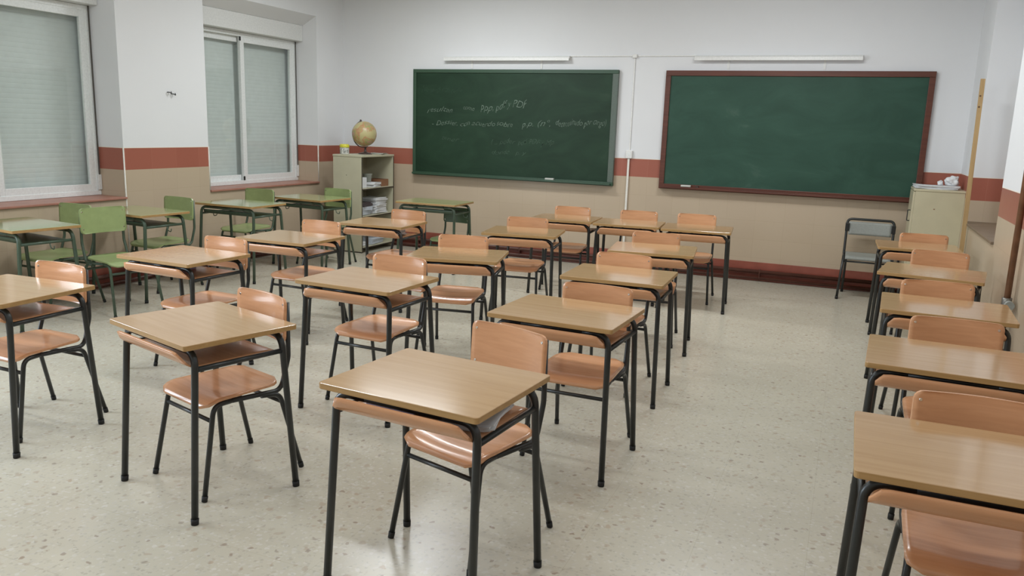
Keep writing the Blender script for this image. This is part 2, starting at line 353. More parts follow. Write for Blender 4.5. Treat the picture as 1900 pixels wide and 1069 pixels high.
# ------------------------------------------------------------------ windows
def window(idx, y0, y1, closed=True):
    root = bpy.data.objects.new('window_%d' % idx, None); C.objects.link(root); root['kind'] = 'structure'; root.location = (REC, y0, Z0)
    P = lambda name, bm, m: obj(name, bm, m, root)
    W = y1 - y0; H = 2.49 - Z0; xf = 0.0
    e = .0015
    # outer frame
    bm = bmesh.new(); fr = 0.045
    add_box(bm, -.06, .04, e, fr, e, H, .003); add_box(bm, -.06, .04, W - fr, W - e, e, H, .003)
    add_box(bm, -.06, .04, fr, W - fr, e, fr, .003); add_box(bm, -.06, .04, fr, W - fr, H - fr, H, .003)
    P('window_frame', bm, M['alu'])
    mid = W / 2; st = 0.062
    for (a, b, dx, nm) in [(fr - .002, mid + .05, -.045, 0), (mid - .05, W - fr + .002, 0.0, 1)]:
        bm = bmesh.new(); x0, x1 = dx, dx + .034; zl, zh = fr - .002, H - fr + .002
        add_box(bm, x0, x1, a, a + st, zl, zh, .003); add_box(bm, x0, x1, b - st, b, zl, zh, .003)
        add_box(bm, x0, x1, a + st, b - st, zl, zl + st, .003); add_box(bm, x0, x1, a + st, b - st, zh - st, zh, .003)
        s = P('sash', bm, M['alu'])
        obj('glass_pane', box(x0 + .014, x0 + .019, a + st - .004, b - st + .004, zl + st - .004, zh - st + .004), M['glass'], s)
        if nm == 1:
            obj('latch', box(x1, x1 + .008, b - .04, b - .025, .78, .92, .002), M['alu'], s)
        else:
            obj('latch', box(x1, x1 + .008, a + .022, a + .037, .78, .92, .002), M['alu'], s)
    bm = bmesh.new()
    for z in (fr, H - fr - .045): P('stile_clip', box(.034, .046, mid - .065, mid - .045, z, z + .045, .002), M['black'])
    # sill slab
    P('window_sill', box(REC * 0 + -.06, XL - REC + .022, .002, W - .002, -.02, 0.0, .004), M['sill'])
    if closed:
        # roller shutter: a curtain of rounded slats
        bm = bmesh.new(); pitch = .042; nsl = int((H - .01) / pitch); prof = []
        for k in range(nsl + 1):
            z = .01 + k * pitch
            prof += [(-.0875, z), (-.0865, z + .004), (-.0860, z + pitch * .5), (-.0865, z + pitch - .005), (-.0875, z + pitch - .0015)]
        rows = []
        for (x, z) in prof:
            z = min(z, H); rows.append([bm.verts.new((x, .01, z)), bm.verts.new((x, W - .01, z)), bm.verts.new((-.105, .01, z)), bm.verts.new((-.105, W - .01, z))])
        for r1, r2 in zip(rows, rows[1:]):
            if r2[0].co.z - r1[0].co.z < 1e-6: continue
            bm.faces.new((r1[0], r1[1], r2[1], r2[0])); bm.faces.new((r1[2], r2[2], r2[3], r1[3]))
        P('roller_shutter', bm, M['shutter'])
        # backing outside of the shutter
    # shutter box
    P('shutter_box', box(-.15, .15, e, W - e, H + .002, Z2 - Z0 + .0, .008), M['boxw'])
    # strap and winder at the right-hand jamb
    s = P('shutter_strap', box(.049, .052, W - .026, W - .012, .19, H - .002), M['strap'])
    obj('strap_winder', box(.041, .056, W - .038, W - .002, .05, .19, .004), M['boxw'], s)
    return root
for i, (a, b) in enumerate(WINS): window(i + 1, a, b, closed=(i < 2))

# ------------------------------------------------------------------ heating pipes
t = thing('heating_pipes', 'pair of maroon heating pipes along the foot of the front and window walls', 'pipes', (0, 0, 0))
obj('pipe_run', tube(fillet([(XR - .05, -.055, .035), (XL + .055, -.055, .035), (XL + .055, YB + .1, .035)], .04), .017, 12), M['pipe'], t)
obj('pipe_run', tube(fillet([(XR - .05, -.050, .105), (XL + .05, -.050, .105), (XL + .05, YB + .1, .105)], .04), .020, 12), M['pipe'], t)
for x in (-5.0, -3.6, -2.2, -.8, .4): obj('pipe_bracket', box(x, x + .012, -.07, -.0105, .015, .13, .002), M['pipe'], t)
t = thing('riser_pipe', 'brown vertical pipe on the right wall at the edge of the photo', 'pipe', (0.942, -3.42, 0))
obj('pipe_tube', tube([(0, 0, 0.001), (0, 0, ZC - .001)], .018, 14), M['pipe2'], t)
bm = bmesh.new(); add_tube(bm, [(0, 0, .56), (0, 0, .64)], .027, 14); add_tube(bm, [(0, .0, .61), (-.0, -.07, .61)], .018, 12)
v = obj('valve', bm, M['valve'], t)
obj('valve_knob', add_tube(bmesh.new(), [(0, -.07, .61), (0, -.11, .61)], .026, 12), M['greyseat'], v)
for z in (.3, 2.6): obj('pipe_bracket', box(-.01, .0425, -.024, .024, z, z + .02, .002), M['pipe2'], t)

# ------------------------------------------------------------------ chalkboards
def jit_text(body, x, z, h, slope, mat, parent, w=None, seed=0):
    cu = bpy.data.curves.new('t', 'FONT'); cu.body = body; cu.size = 1.0; cu.shear = 0.35; cu.resolution_u = 3; cu.offset = -0.012
    o = bpy.data.objects.new('t', cu); C.objects.link(o); bpy.context.view_layer.update()
    me = bpy.data.meshes.new_from_object(o.evaluated_get(bpy.context.evaluated_depsgraph_get())); bpy.data.objects.remove(o); bpy.data.curves.remove(cu)
    xs = [v.co.x for v in me.vertices]; wd = max(xs) - min(xs); sx = (w / wd) if w else h
    rn = random.Random(seed); ph = [rn.random() * 6 for _ in range(4)]
    for v in me.vertices:
        X = v.co.x - min(xs); Y = v.co.y
        Y = Y + .10 * math.sin(X * 1.7 + ph[0]) + .06 * math.sin(X * 4.1 + ph[1]); X2 = X + .07 * math.sin(X * 3.1 + ph[2] + Y * 2)
        v.co = Vector((x + X2 * sx, -0.0, z + Y * h + X * sx * slope))
    me.materials.append(mat)
    b = bpy.data.objects.new('chalk_writing', me); C.objects.link(b); b.parent = parent
    # a hair above the board surface
    for v in me.vertices: v.co.y = -.0012
    return b
def board(x0, x1, z0, z1, msurf, mfr, mside, label, fw, yoff, ledge):
    t = thing('chalkboard', label, 'chalkboard', (0, -.012, 0), 0)
    yb = -yoff
    obj('writing_surface', box(x0 + fw * .6, x1 - fw * .6, yb, -.0, z0 + fw * .6, z1 - fw * .6), msurf, t)
    bm = bmesh.new(); yf = yb - .014
    add_box(bm, x0, x1, yf, .010, z1 - fw, z1, .003); add_box(bm, x0, x1, yf, .010, z0, z0 + fw, .003)
    add_box(bm, x0, x0 + fw, yf, .010, z0 + fw, z1 - fw, .003)
    if mside is mfr: add_box(bm, x1 - fw, x1, yf, .010, z0 + fw, z1 - fw, .003)
    obj('board_frame', bm, mfr, t)
    if mside is not mfr:
        o = obj('side_moulding', box(x1 - fw * 1.55, x1, yf, .010, z0 + fw, z1 - fw, .003), mside, t); o['label'] = 'grey-green side moulding'
    bm = bmesh.new(); add_box(bm, x0 + .02, x1 - .02, yf - ledge, yf + .001, z0 + .012, z0 + .024, .002); add_box(bm, x0 + .02, x1 - .02, yf - ledge, yf - ledge + .008, z0 + .024, z0 + .034, .001)
    obj('chalk_ledge', bm, mfr, t)
    return t, yb, yf
b1, yb1, yf1 = board(-5.09, -2.485, .925, 2.208, M['board1'], M['frame1'], M['frame1b'], 'dark green chalkboard with a green frame and faint chalk writing', .042, .022, .055)
hold = bpy.data.objects.new('chalk_writing', None); C.objects.link(hold); hold.parent = b1; hold.location = (0, yb1, 0)
def wr(*a, **k):
    o = jit_text(*a, **k); o.parent = b1; o.location = (0, yb1, 0); return o
bpy.data.objects.remove(hold)
wr('Números con coma', -4.97, 1.93, .11, .02, M['chalkvf'], b1, w=.55, seed=1)
wr('resultan', -4.90, 1.690, .085, .06, M['chalkw'], b1, w=.36, seed=2)
wr('como', -4.40, 1.735, .075, .0, M['chalkw'], b1, w=.15, seed=3)
wr('ppp, pdf y PDF', -4.17, 1.72, .12, .12, M['chalkw'], b1, w=.60, seed=4)
wr('- Dossier, con acuerdo sobre', -4.82, 1.545, .085, .008, M['chalkw'], b1, w=1.08, seed=5)
wr('p.p.', -3.63, 1.56, .095, .01, M['chalkw'], b1, w=.14, seed=6)
wr('(nº,', -3.42, 1.575, .105, .01, M['chalkw'], b1, w=.14, seed=12)
wr('determinado por cargo)', -3.20, 1.575, .10, .05, M['chalkw'], b1, w=.60, seed=7)
wr('tener ...', -4.69, 1.365, .07, -.03, M['chalkf'], b1, w=.32, seed=8)
wr('( ... poder  pdf, PDF y Mp', -4.02, 1.345, .085, .02, M['chalkf'], b1, w=.80, seed=9)
wr('donde   p. y', -4.0, 1.225, .075, .02, M['chalkf'], b1, w=.44, seed=10)
b2, yb2, yf2 = board(-1.955, .655, .935, 2.203, M['board2'], M['frame2'], M['frame2'], 'larger dusty green chalkboard with a red-brown wooden frame', .055, .022, .05)
def eraser(x, z, y, label):
    t = thing('board_eraser', label, 'eraser', (x, y, z))
    obj('eraser_grip', box(-.062, .045, -.018, .018, .012, .028, .004), M['chalk'], t)
    obj('felt_pad', box(-.062, .045, -.018, .018, .0, .012, .002), M['greytub'], t)
    return t
eraser(-3.23, .9495, -.012 + yf1 - .026, 'pale board eraser on the ledge of the green-framed chalkboard')
t = eraser(-1.64, .9595, -.012 + yf2 - .024, 'pale board eraser on the ledge of the brown-framed chalkboard')
tag(obj('chalk_box', box(-1.545, -1.51, -.012 + yf2 - .04, -.012 + yf2 - .01, .9595, .982, .003), M['brownp']), 'small dark box beside the eraser on the brown board ledge', 'box')

# ------------------------------------------------------------------ board lamps, conduit, boxes
def board_lamp(x0, x1, label):
    t = thing('board_lamp', label, 'lamp', ((x0 + x1) / 2, 0, 2.306)); h = (x1 - x0) / 2
    bm = bmesh.new(); prof = [(-.001, .052), (-.035, .052), (-.065, .034), (-.070, .0), (-.064, .0), (-.056, .026), (-.001, .028)]
    a = [bm.verts.new((-h, y, z)) for y, z in prof]; b = [bm.verts.new((h, y, z)) for y, z in prof]
    bm.faces.new(a); bm.faces.new(b[::-1])
    for k in range(len(prof)): bm.faces.new((a[k], a[(k + 1) % len(prof)], b[(k + 1) % len(prof)], b[k]))
    obj('reflector', bm, M['lampw'], t)
    obj('fluorescent_tube', tube([(-h + .05, -.034, .014), (h - .05, -.034, .014)], .011, 10), M['paper'], t)
    for x in (-h + .35, h - .35): obj('mounting_strip', box(x - .012, x + .012, -.006, -.0015, -.088, .027), M['lampw'], t)
    return t
board_lamp(-4.66, -3.07, 'white unlit lamp over the green-framed chalkboard')
board_lamp(-1.66, -.01, 'white unlit lamp over the brown-framed chalkboard')
tag(obj('cable_conduit', box(-3.07, -2.345, -.012, -.0005, 2.352, 2.364, .002), M['lampw']), 'thin white conduit from the left board lamp to the junction box', 'conduit')
tag(obj('cable_conduit', box(-2.295, -1.66, -.012, -.0005, 2.352, 2.364, .002), M['lampw']), 'thin white conduit from the junction box to the right board lamp', 'conduit')
tag(obj('junction_box', box(-2.345, -2.295, -.03, -.0005, 2.335, 2.375, .005), M['lampw']), 'small white junction box between the two board lamps', 'junction box')
tag(obj('cable_conduit', box(-2.327, -2.313, -.012, -.0005, 1.335, 2.335, .002), M['lampw']), 'thin vertical white conduit between the two chalkboards', 'conduit')
t = thing('wall_socket', 'white surface socket on the wall between the chalkboards', 'socket', (-2.318, 0, 1.29))
obj('socket_box', box(-.036, .036, -.035, -.0005, -.045, .045, .006), M['lampw'], t); obj('socket_face', add_tube(bmesh.new(), [(0, -.034, 0), (0, -.038, 0)], .022, 16), M['alu'], t)
tag(obj('cable_trunking', box(-2.333, -2.309, -.022, -.0105, 0.128, 1.245, .003), M['trim']), 'wide cream cable trunking running down from the socket to the floor', 'trunking')

# hooks on the pillar
t = thing('wall_hook', 'pair of small dark screw hooks on the white pillar between windows', 'hook', (XL, -2.89, 1.762))
for dy, dz in ((-.03, .008), (.02, -.006)):
    obj('screw_hook', tube(fillet([(.0005, dy, dz), (.03, dy, dz), (.035, dy + .022, dz - .012), (.022, dy + .026, dz + .008)], .006), .0045, 8), M['steel'], t)

# ================================================================== DESK
def desk_master(W, D, H, top_m, edge_m, steel, shelf_m, label, green=False):
    t = thing('school_desk', label, 'desk')
    hw, hd = W / 2, D / 2; TH = .021
    # table top with rounded corners, laminated face and contrasting edge
    bm = bmesh.new(); ring = []
    for cx, cy, a0 in ((hw, hd, 0), (-hw, hd, 90), (-hw, -hd, 180), (hw, -hd, 270)):
        r = .012
        for k in range(5):
            a = math.radians(a0 + k * 22.5); ring.append((cx - math.copysign(r, cx) + r * math.cos(a), cy - math.copysign(r, cy) + r * math.sin(a)))
    n = len(ring); levels = [(0, H - .0), (1, H - .0015), (1, H - TH + .002), (0, H - TH)]
    rg = [[bm.verts.new((x * (1 if o else (hw - .0015) / hw), y * (1 if o else (hd - .0015) / hd), z)) for x, y in ring] for o, z in levels]
    f = bm.faces.new(rg[0]); f.material_index = 0
    f = bm.faces.new(rg[3][::-1]); f.material_index = 1
    for i, (a, b) in enumerate(zip(rg, rg[1:])):
        for k in range(n):
            f = bm.faces.new((a[k], b[k], b[(k + 1) % n], a[(k + 1) % n])); f.material_index = 0 if i == 0 else 1
    obj('table_top', bm, [top_m, edge_m], t)
    r = .0135; zc = H - TH - .008 - r; xb = hw - .032; fx = hw - .014
    for s in (-1, 1):                      # near (-Y) and far (+Y) inverted U frames
        yt = s * (hd - .058); yf = s * (hd - .0155)
        for sx in (-1, 1):
            p = fillet([(sx * fx, yf, .012), (sx * xb, yt, zc), (sx * (xb - .12), yt, zc)], .062, 8)
            leg = obj('leg', tube(p, r, 12), steel, t)
            d = (Vector((sx * xb, yt, zc)) - Vector((sx * fx, yf, .012))).normalized()
            q = Vector((sx * fx, yf, .012))
            obj('foot_cap', tube([q - d * .0115, q + d * .012], [.0145, .0155], 12), M['rubber'], leg)
        cr = obj('crossbar', tube([(-(xb - .12), yt, zc), (xb - .12, yt, zc)], r, 12), steel, t)
        for x in (-xb + .14, -.03, xb - .14): obj('mounting_tab', box(x - .011, x + .011, yt - .009, yt + .009, zc + r - .003, H - TH), steel, cr)
    zr = H - .108
    def leg_at(s, z, sx):
        f = (z - .012) / (zc - .012); return sx * (fx + (xb - fx) * f), s * ((hd - .0155) + ((hd - .058) - (hd - .0155)) * f)
    for sx in (-1, 1):
        a = leg_at(-1, zr, sx); b = leg_at(1, zr, sx)
        sr = obj('side_rail', tube([(a[0], a[1], zr), (b[0], b[1], zr)], .0105, 10), steel, t)
        if green:
            bm = add_tube(bmesh.new(), fillet([(a[0] + sx * .0, .02, zr), (a[0] + sx * .012, .02, zr - .04), (a[0] + sx * .05, .02, zr - .05), (a[0] + sx * .055, .02, zr - .022)], .012), .0042, 8)
            obj('bag_hook', bm, steel, sr)
    # book shelf: bent sheet, lip curving up on the near side
    sw = xb - .010; zs = zr + .002 - .004
    prof = [(hd - .085, 0.0), (0.05, 0.0), (-hd + .095, 0.0), (-hd + .060, .004), (-hd + .035, .018), (-hd + .016, .040), (-hd + .004, .066)]
    if green: prof = [(hd - .085, 0.0), (0.05, 0.0), (-hd + .095, 0.0), (-hd + .086, .004), (-hd + .080, .012), (-hd + .079, .025), (-hd + .079, .034)]
    prof = [(y, zs + z + .008) for y, z in prof]
    m = len(prof); NX = 20
    cum = [0]
    for a, b in zip(prof, prof[1:]): cum.append(cum[-1] + math.hypot(b[0] - a[0], b[1] - a[1]))
    tot = cum[-1]
    def fn(u, v):
        # u along x, v along profile; rounded upper corners of the lip
        x = (u * 2 - 1) * sw; s_ = v * tot
        cr = .045
        ex = max(0, abs(x) - (sw - cr)); lim = tot - (cr - math.sqrt(max(0, cr * cr - ex * ex))) if not green else tot
        s_ = s_ * 1.0 if s_ < tot - cr else (tot - cr) + (s_ - (tot - cr)) * (lim - (tot - cr)) / cr
        k = 0
        while k < m - 2 and s_ > cum[k + 1]: k += 1
        f = (s_ - cum[k]) / (cum[k + 1] - cum[k]); y = prof[k][0] + (prof[k + 1][0] - prof[k][0]) * f; z = prof[k][1] + (prof[k + 1][1] - prof[k][1]) * f
        dy, dz = prof[k + 1][0] - prof[k][0], prof[k + 1][1] - prof[k][1]; l = math.hypot(dy, dz)
        return Vector((x, y, z)), Vector((0, dz / l, -dy / l))
    obj('book_shelf', grid_solid(fn, NX, 22, .007), shelf_m, t)
    return t
# ================================================================== CHAIR (faces -Y)
def chair_master(sc, ply, steel, label, back=None):
    t = thing('school_chair', label, 'chair')
    s = sc; r = .0108
    V = lambda x, y, z: (x * s, y * s, z * s)
    for sx in (-1, 1):
        # front leg up to its bend into the seat rail
        p = fillet([V(sx * .200, -.236, .012), V(sx * .176, -.165, .388), V(sx * .172, -.08, .390)], .05 * s, 7)
        lg = obj('leg', tube(p, r, 11), steel, t)
        a, b = Vector(V(sx * .200, -.236, .012)), Vector(V(sx * .176, -.165, .388)); d = (b - a).normalized()
        obj('foot_cap', tube([a - d * .011, a + d * .012], [.0118, .0128], 11), M['rubber'], lg)
        p = fillet([V(sx * .172, -.08, .390), V(sx * .172, .160, .378), V(sx * .169, .205, .52), V(sx * .166, .207, .765)], [.05 * s, .12 * s], 8)
        obj('side_frame', tube(p, r, 11), steel, t)
        p = fillet([V(sx * .173, .06, .376), V(sx * .176, .150, .365), V(sx * .200, .236, .012)], .05 * s, 7)
        lg = obj('leg', tube(p, r, 11), steel, t)
        b, a = Vector(V(sx * .176, .150, .365)), Vector(V(sx * .200, .236, .012)); d = (b - a).normalized()
        obj('foot_cap', tube([a - d * .011, a + d * .012], [.0118, .0128], 11), M['rubber'], lg)
    obj('stretcher', tube([V(-.180, -.176, .325), V(.180, -.176, .325)], .009, 10), steel, t)
    obj('stretcher', tube([V(-.178, .162, .325), V(.178, .162, .325)], .009, 10), steel, t)
    # seat: bent plywood with rounded plan and a waterfall front edge
    NU, NV = 18, 18
    y0, y1, hw = -.212, .165, .188
    def fseat(u, v):
        y = y0 + (y1 - y0) * v; x = (u * 2 - 1)
        # rounded plan corners
        rc = .06; e = 0
        if y < y0 + rc * .7: q = (y0 + rc * .7 - y) / (rc * .7); e = rc * .8 * (1 - math.sqrt(max(0, 1 - q * q)))
        if y > y1 - rc: q = (y - (y1 - rc)) / rc; e = rc * (1 - math.sqrt(max(0, 1 - q * q)))
        wdt = hw - e - .012 * max(0, v - .3)
        z = .415 - .010 * math.cos(x * math.pi / 2) * (1 - abs(v * 2 - 1) ** 2) + .004 * v
        if v < .22: z -= .030 * ((.22 - v) / .22) ** 2
        if v > .85: z += .008 * ((v - .85) / .15) ** 2
        sl = 0 if v >= .22 else 2 * .030 * (.22 - v) / .22 / .22 / (y1 - y0)
        return Vector(V(x * wdt, y, z)), Vector((0, -sl, 1)).normalized()
    obj('seat', grid_solid(fseat, NU, NV, .010 * s), ply, t)
    # backrest: concave plywood panel with rounded corners
    bw, zt, zb = .1825, .787, .590
    def fback(u, v):
        x = (u * 2 - 1); z = zb + (zt - zb) * v; rc = .028; e = 0
        if z > zt - rc: q = (z - (zt - rc)) / rc; e = rc * (1 - math.sqrt(max(0, 1 - q * q)))
        if z < zb + rc: q = ((zb + rc) - z) / rc; e = rc * (1 - math.sqrt(max(0, 1 - q * q)))
        X = x * (bw - e); d = .022 * math.cos(x * math.pi / 2)
        y = .180 + d + .010 * (v - .5)
        dn = -.022 * math.pi / 2 * math.sin(x * math.pi / 2) / bw
        return Vector(V(X, y, z)), Vector((dn, -1, .05)).normalized()
    bk = obj('backrest', grid_solid(lambda u, v: fback(u, .5 - .5 * math.cos(math.pi * v)), 20, 16, .010 * s), back or ply, t)
    for sx in (-1, 1):
        for zz in (.757, .625):
            P, nn = fback(.5 + sx * .5 * .89, (zz - zb) / (zt - zb)); obj('rivet', tube([P - nn * .001, P + nn * .0022], [.0062, .0045], 10), M['rivet'], bk)
    return t

GD, GC = 'wood-topped student desks', 'orange plywood student chairs'
GGD, GGC = 'green student desks by the windows', 'green student chairs by the windows'
COL = {'C1': 'in the left column of orange chairs', 'C2': 'in the second column from the left', 'C3': 'in the middle column', 'R': 'in the right-hand column by the wall'}
DESKS = {
 'A': (-1.193, -6.636, -.091, 'nearest wood-topped desk at the front of the middle column'),
 'B': (-2.4, -6.43, -.285, 'wood-topped desk turned askew at the front of the second column from the left'),
 'C3b': (-1.147, -5.443, -.048, 'wood-topped desk second from the camera in the middle column'),
 'C3c': (-1.192, -4.361, .034, 'wood-topped desk third from the camera in the middle column'),
 'C3d': (-1.26, -3.215, .129, 'wood-topped desk fourth from the camera in the middle column, turned slightly'),
 'C2b': (-2.347, -5.277, -.05, 'wood-topped desk directly behind the askew front desk'),
 'C2c': (-2.327, -4.236, .248, 'wood-topped desk third from the camera in the second column, clearly turned out of line'),
 'C2d': (-2.407, -2.881, .171, 'wood-topped desk fourth from the camera in the second column from the left'),
 'C2e': (-2.454, -1.695, .074, 'left desk of the back trio under the chalkboards, with a wood top'),
 'C3e': (-1.834, -1.698, .095, 'middle desk of the back trio under the chalkboards, with a wood top'),
 'C3f': (-1.211, -1.697, .094, 'right desk of the back trio under the chalkboards, with a wood top'),
 'C1a': (-3.65, -6.399, .041, 'wood-topped desk cut off by the left edge of the photo'),
 'C1b': (-3.708, -5.218, -.054, 'wood-topped desk second in the leftmost wooden column'),
 'C1c': (-3.684, -4.227, .012, 'wood-topped desk third in the leftmost wooden column'),
 'C1d': (-3.635, -3.064, .063, 'wood-topped desk in front of the bookcase, last of the leftmost wooden column'),
 'R1': (.389, -6.544, -.002, 'wood-topped desk nearest the camera in the right-hand column, cut by the photo edge'),
 'R2': (.437, -5.45, -.047, 'wood-topped desk second from the camera in the right-hand column'),
 'R3': (.517, -4.353, -.047, 'wood-topped desk third from the camera in the right-hand column'),
 'R4': (.555, -3.143, -.156, 'wood-topped desk fourth from the camera in the right-hand column, turned slightly'),
 'R5': (.555, -1.782, .022, 'wood-topped desk farthest back in the right-hand column, before the closed cabinet'),
}
CHAIRS = {
 'A': (-1.206, -6.312, -.276, 'orange plywood chair at the nearest desk, turned slightly, backrest clear of the top'),
 'B': (-2.421, -6.291, -.283, 'orange plywood chair tucked under the askew front desk'),
 'C1a': (-3.696, -6.26, -.017, 'orange plywood chair at the desk cut off by the left photo edge'),
 'C1b': (-3.69, -5.083, -.054, 'orange plywood chair at the second desk of the leftmost wooden column'),
 'C1c': (-3.757, -3.967, -.029, 'orange plywood chair at the third desk of the leftmost wooden column'),
 'C1d': (-3.633, -2.859, -.077, 'orange plywood chair at the desk in front of the bookcase'),
 'C2b': (-2.386, -5.09, -.038, 'orange plywood chair at the desk behind the askew front desk'),
 'C2c': (-2.438, -4.059, .181, 'orange plywood chair at the third desk of the second column'),
 'C2d': (-2.505, -2.691, .14, 'orange plywood chair at the fourth desk of the second column'),
 'C2e': (-2.507, -1.489, .098, 'orange plywood chair at the left desk of the back trio'),
 'C3b': (-1.109, -5.303, -.014, 'orange plywood chair at the second desk of the middle column'),
 'C3c': (-1.272, -4.224, -.064, 'orange plywood chair at the third desk of the middle column'),
 'C3d': (-1.304, -3.031, .125, 'orange plywood chair at the fourth desk of the middle column'),
 'C3e': (-1.847, -1.43, .087, 'orange plywood chair at the middle desk of the back trio'),
 'C3f': (-1.305, -1.36, .052, 'orange plywood chair at the right desk of the back trio'),
 'R1': (.439, -6.394, .008, 'orange plywood chair at the nearest desk of the right-hand column'),
 'R2': (.50, -5.20, .02, 'orange plywood chair at the second desk of the right-hand column'),
 'R3': (.521, -4.173, .065, 'orange plywood chair at the third desk of the right-hand column'),
 'R4': (.617, -2.775, -.135, 'orange plywood chair at the fourth desk of the right-hand column'),
 'R5': (.625, -1.675, .045, 'orange plywood chair at the farthest desk of the right-hand column'),
}
first = None
for k, (x, y, a, lab) in DESKS.items():
    if first is None:
        first = desk_master(.60, .496, .7184, M['laminate'], M['edge'], M['steel'], M['ply'], lab); first['group'] = GD
        first.location = (x, y, 0); first.rotation_euler = (0, 0, a); o = first
    else: o = dup(first, (x, y, 0), a, lab)
first = None
for k, (x, y, a, lab) in CHAIRS.items():
    if first is None:
        first = chair_master(1.0, M['ply'], M['steel'], lab); first['group'] = GC
        first.location = (x, y, 0); first.rotation_euler = (0, 0, a)
    else: dup(first, (x, y, 0), a, lab)
GDESK = [
 (-5.568, -4.932, -.121, 'green school desk under the left window, cut off by the photo edge'),
 (-5.641, -3.804, -.069, 'green school desk against the pillar between the two windows'),
 (-5.465, -2.729, -.004, 'green school desk at the near end of the right window'),
 (-5.348, -1.782, -.067, 'green school desk beside the left side of the bookcase'),
 (-4.095, -1.287, .044, 'green school desk standing alone under the green-framed chalkboard'),
]
GCH = [
 (-5.845, -4.45, -.02, 1.035, 'green chair tucked under the green desk at the left photo edge'),
 (-5.720, -3.480, -.08, 1.035, 'green chair at the desk against the pillar between the windows'),
 (-5.80, -2.26, .0, 1.035, 'green chair at the desk by the right window'),
 (-5.261, -1.632, -.10, 1.035, 'green chair at the desk beside the bookcase'),
 (-5.29, -4.33, math.radians(80), 1.035, 'green chair turned sideways with its empty seat facing into the room'),
]
first = None
for x, y, a, lab in GDESK:
    if first is None:
        first = desk_master(.70, .50, .7374, M['green_top'], M['edge'], M['green_steel'], M['green_steel'], lab, True); first['group'] = GGD
        first.location = (x, y, 0); first.rotation_euler = (0, 0, a)
    else: dup(first, (x, y, 0), a, lab)
first = None
for x, y, a, s_, lab in GCH:
    if first is None:
        first = chair_master(s_, M['green_ply'], M['green_steel'], lab); first['group'] = GGC
        first.location = (x, y, 0); first.rotation_euler = (0, 0, a)
    else: dup(first, (x, y, 0), a, lab)
t = chair_master(.84, M['green_ply'], M['green_steel'], 'small low green chair pushed wholly under the lone green desk', M['shaded_green_ply']); t.location = (-3.95, -1.215, 0); t['group'] = GGC

# ================================================================== PAPERS IN THE DESK SHELVES
def sheet_stack(name, label, cx, cy, z, rz, w, d, h, mat, cat='paper', n=1, curl=0.0, group=None, seed=0):
    rn = random.Random(seed); bm = bmesh.new(); hh = h / n
    for i in range(n):
        a = rn.uniform(-.14, .14) if n > 1 else 0; ox, oy = (rn.uniform(-.012, .012), rn.uniform(-.012, .012)) if n > 1 else (0, 0)
        ca, sa = math.cos(a), math.sin(a)
        def f(u, v):
            x, y = (u - .5) * w, (v - .5) * d
            zz = (i + 1) * hh + curl * (abs(u - .5) * 2) ** 3 + curl * .5 * math.sin(v * 5) * u
            return Vector((ox + ca * x - sa * y, oy + sa * x + ca * y, zz)), Vector((0, 0, 1))
        grid_solid(f, 8, 6, hh * .94, bm=bm)
    o = obj(name, bm, mat); o.location = (cx, cy, z); o.rotation_euler = (0, 0, rz); return tag(o, label, cat, group)
def in_desk(k, lx, ly, dz=0.0):
    x, y, a, _ = DESKS[k]; return x + math.cos(a) * lx - math.sin(a) * ly, y + math.sin(a) * lx + math.cos(a) * ly, .7184 - .108 + .0065 + dz, a
x, y, z, a = in_desk('A', .155, -.01); sheet_stack('paper_stack', 'loose white papers sticking out of the right side of the nearest desk shelf', x, y, z, a + .3, .17, .24, .022, M['paper'], n=4, curl=.008, seed=3)
x, y, z, a = in_desk('A', -.11, 0); sheet_stack('exercise_book', 'exercise book lying in the left half of the nearest desk shelf', x, y, z, a + .1, .19, .21, .03, M['paperl'], 'book', n=2, seed=4)
x, y, z, a = in_desk('C2b', -.11, -.03); sheet_stack('paper_sheet', 'white papers in the shelf of the desk behind the askew one', x, y, z, a - .05, .22, .22, .05, M['paper'], n=4, seed=5)
x, y, z, a = in_desk('C1c', -.11, -.03); sheet_stack('paper_sheet', 'white papers in the shelf of the third leftmost wooden desk', x, y, z, a + .05, .22, .22, .05, M['paper'], n=4, seed=6)
x, y, z, a = in_desk('C1b', -.10, -.04); sheet_stack('exercise_book', 'lilac exercise book in the shelf of the second leftmost wooden desk', x, y, z, a, .22, .24, .03, M['paperl'], 'book', n=2, seed=7)
x, y, z, a = in_desk('R2', -.06, -.04); sheet_stack('exercise_book', 'lilac exercise books in the shelf of the second right-hand desk', x, y, z, a + .03, .30, .22, .048, M['paperl'], 'book', n=3, seed=8)
x, y, z, a = in_desk('C1d', .12, -.04); sheet_stack('paper_sheet', 'crumpled white papers in the shelf of the desk before the bookcase', x, y, z, a + .03, .16, .2, .035, M['paper'], n=3, curl=.01, seed=9)

# ================================================================== OPEN BOOKCASE (left) opening towards +X
t = thing('bookcase', 'cream bookcase with open shelves in the left corner beside the chalkboard', 'bookcase', (-5.52, -.475, 0))
hx, y0, y1, H = .20, -.37, .355, 1.16; th = .022
obj('side_panel', box(-hx, hx, y0, y0 + th, .012, H - .02, .002), M['cab'], t); obj('side_panel', box(-hx, hx, y1 - th, y1, .012, H - .02, .002), M['cab'], t)
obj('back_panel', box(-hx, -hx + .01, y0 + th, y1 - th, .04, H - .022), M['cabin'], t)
obj('top_panel', box(-hx - .004, hx + .004, y0 - .004, y1 + .004, H - .02, H + .004, .003), M['cab'], t)
sh = []
for z in (.065, .44, .77): sh.append(obj('shelf_board', box(-hx + .0105, hx - .004, y0 + th + .0005, y1 - th - .0005, z - .018, z, .001), M['cab'], t))
bm = bmesh.new()
for y in (y0 + .001, y1 - .012): add_box(bm, hx, hx + .004, y, y + .011, .0, H - .02)
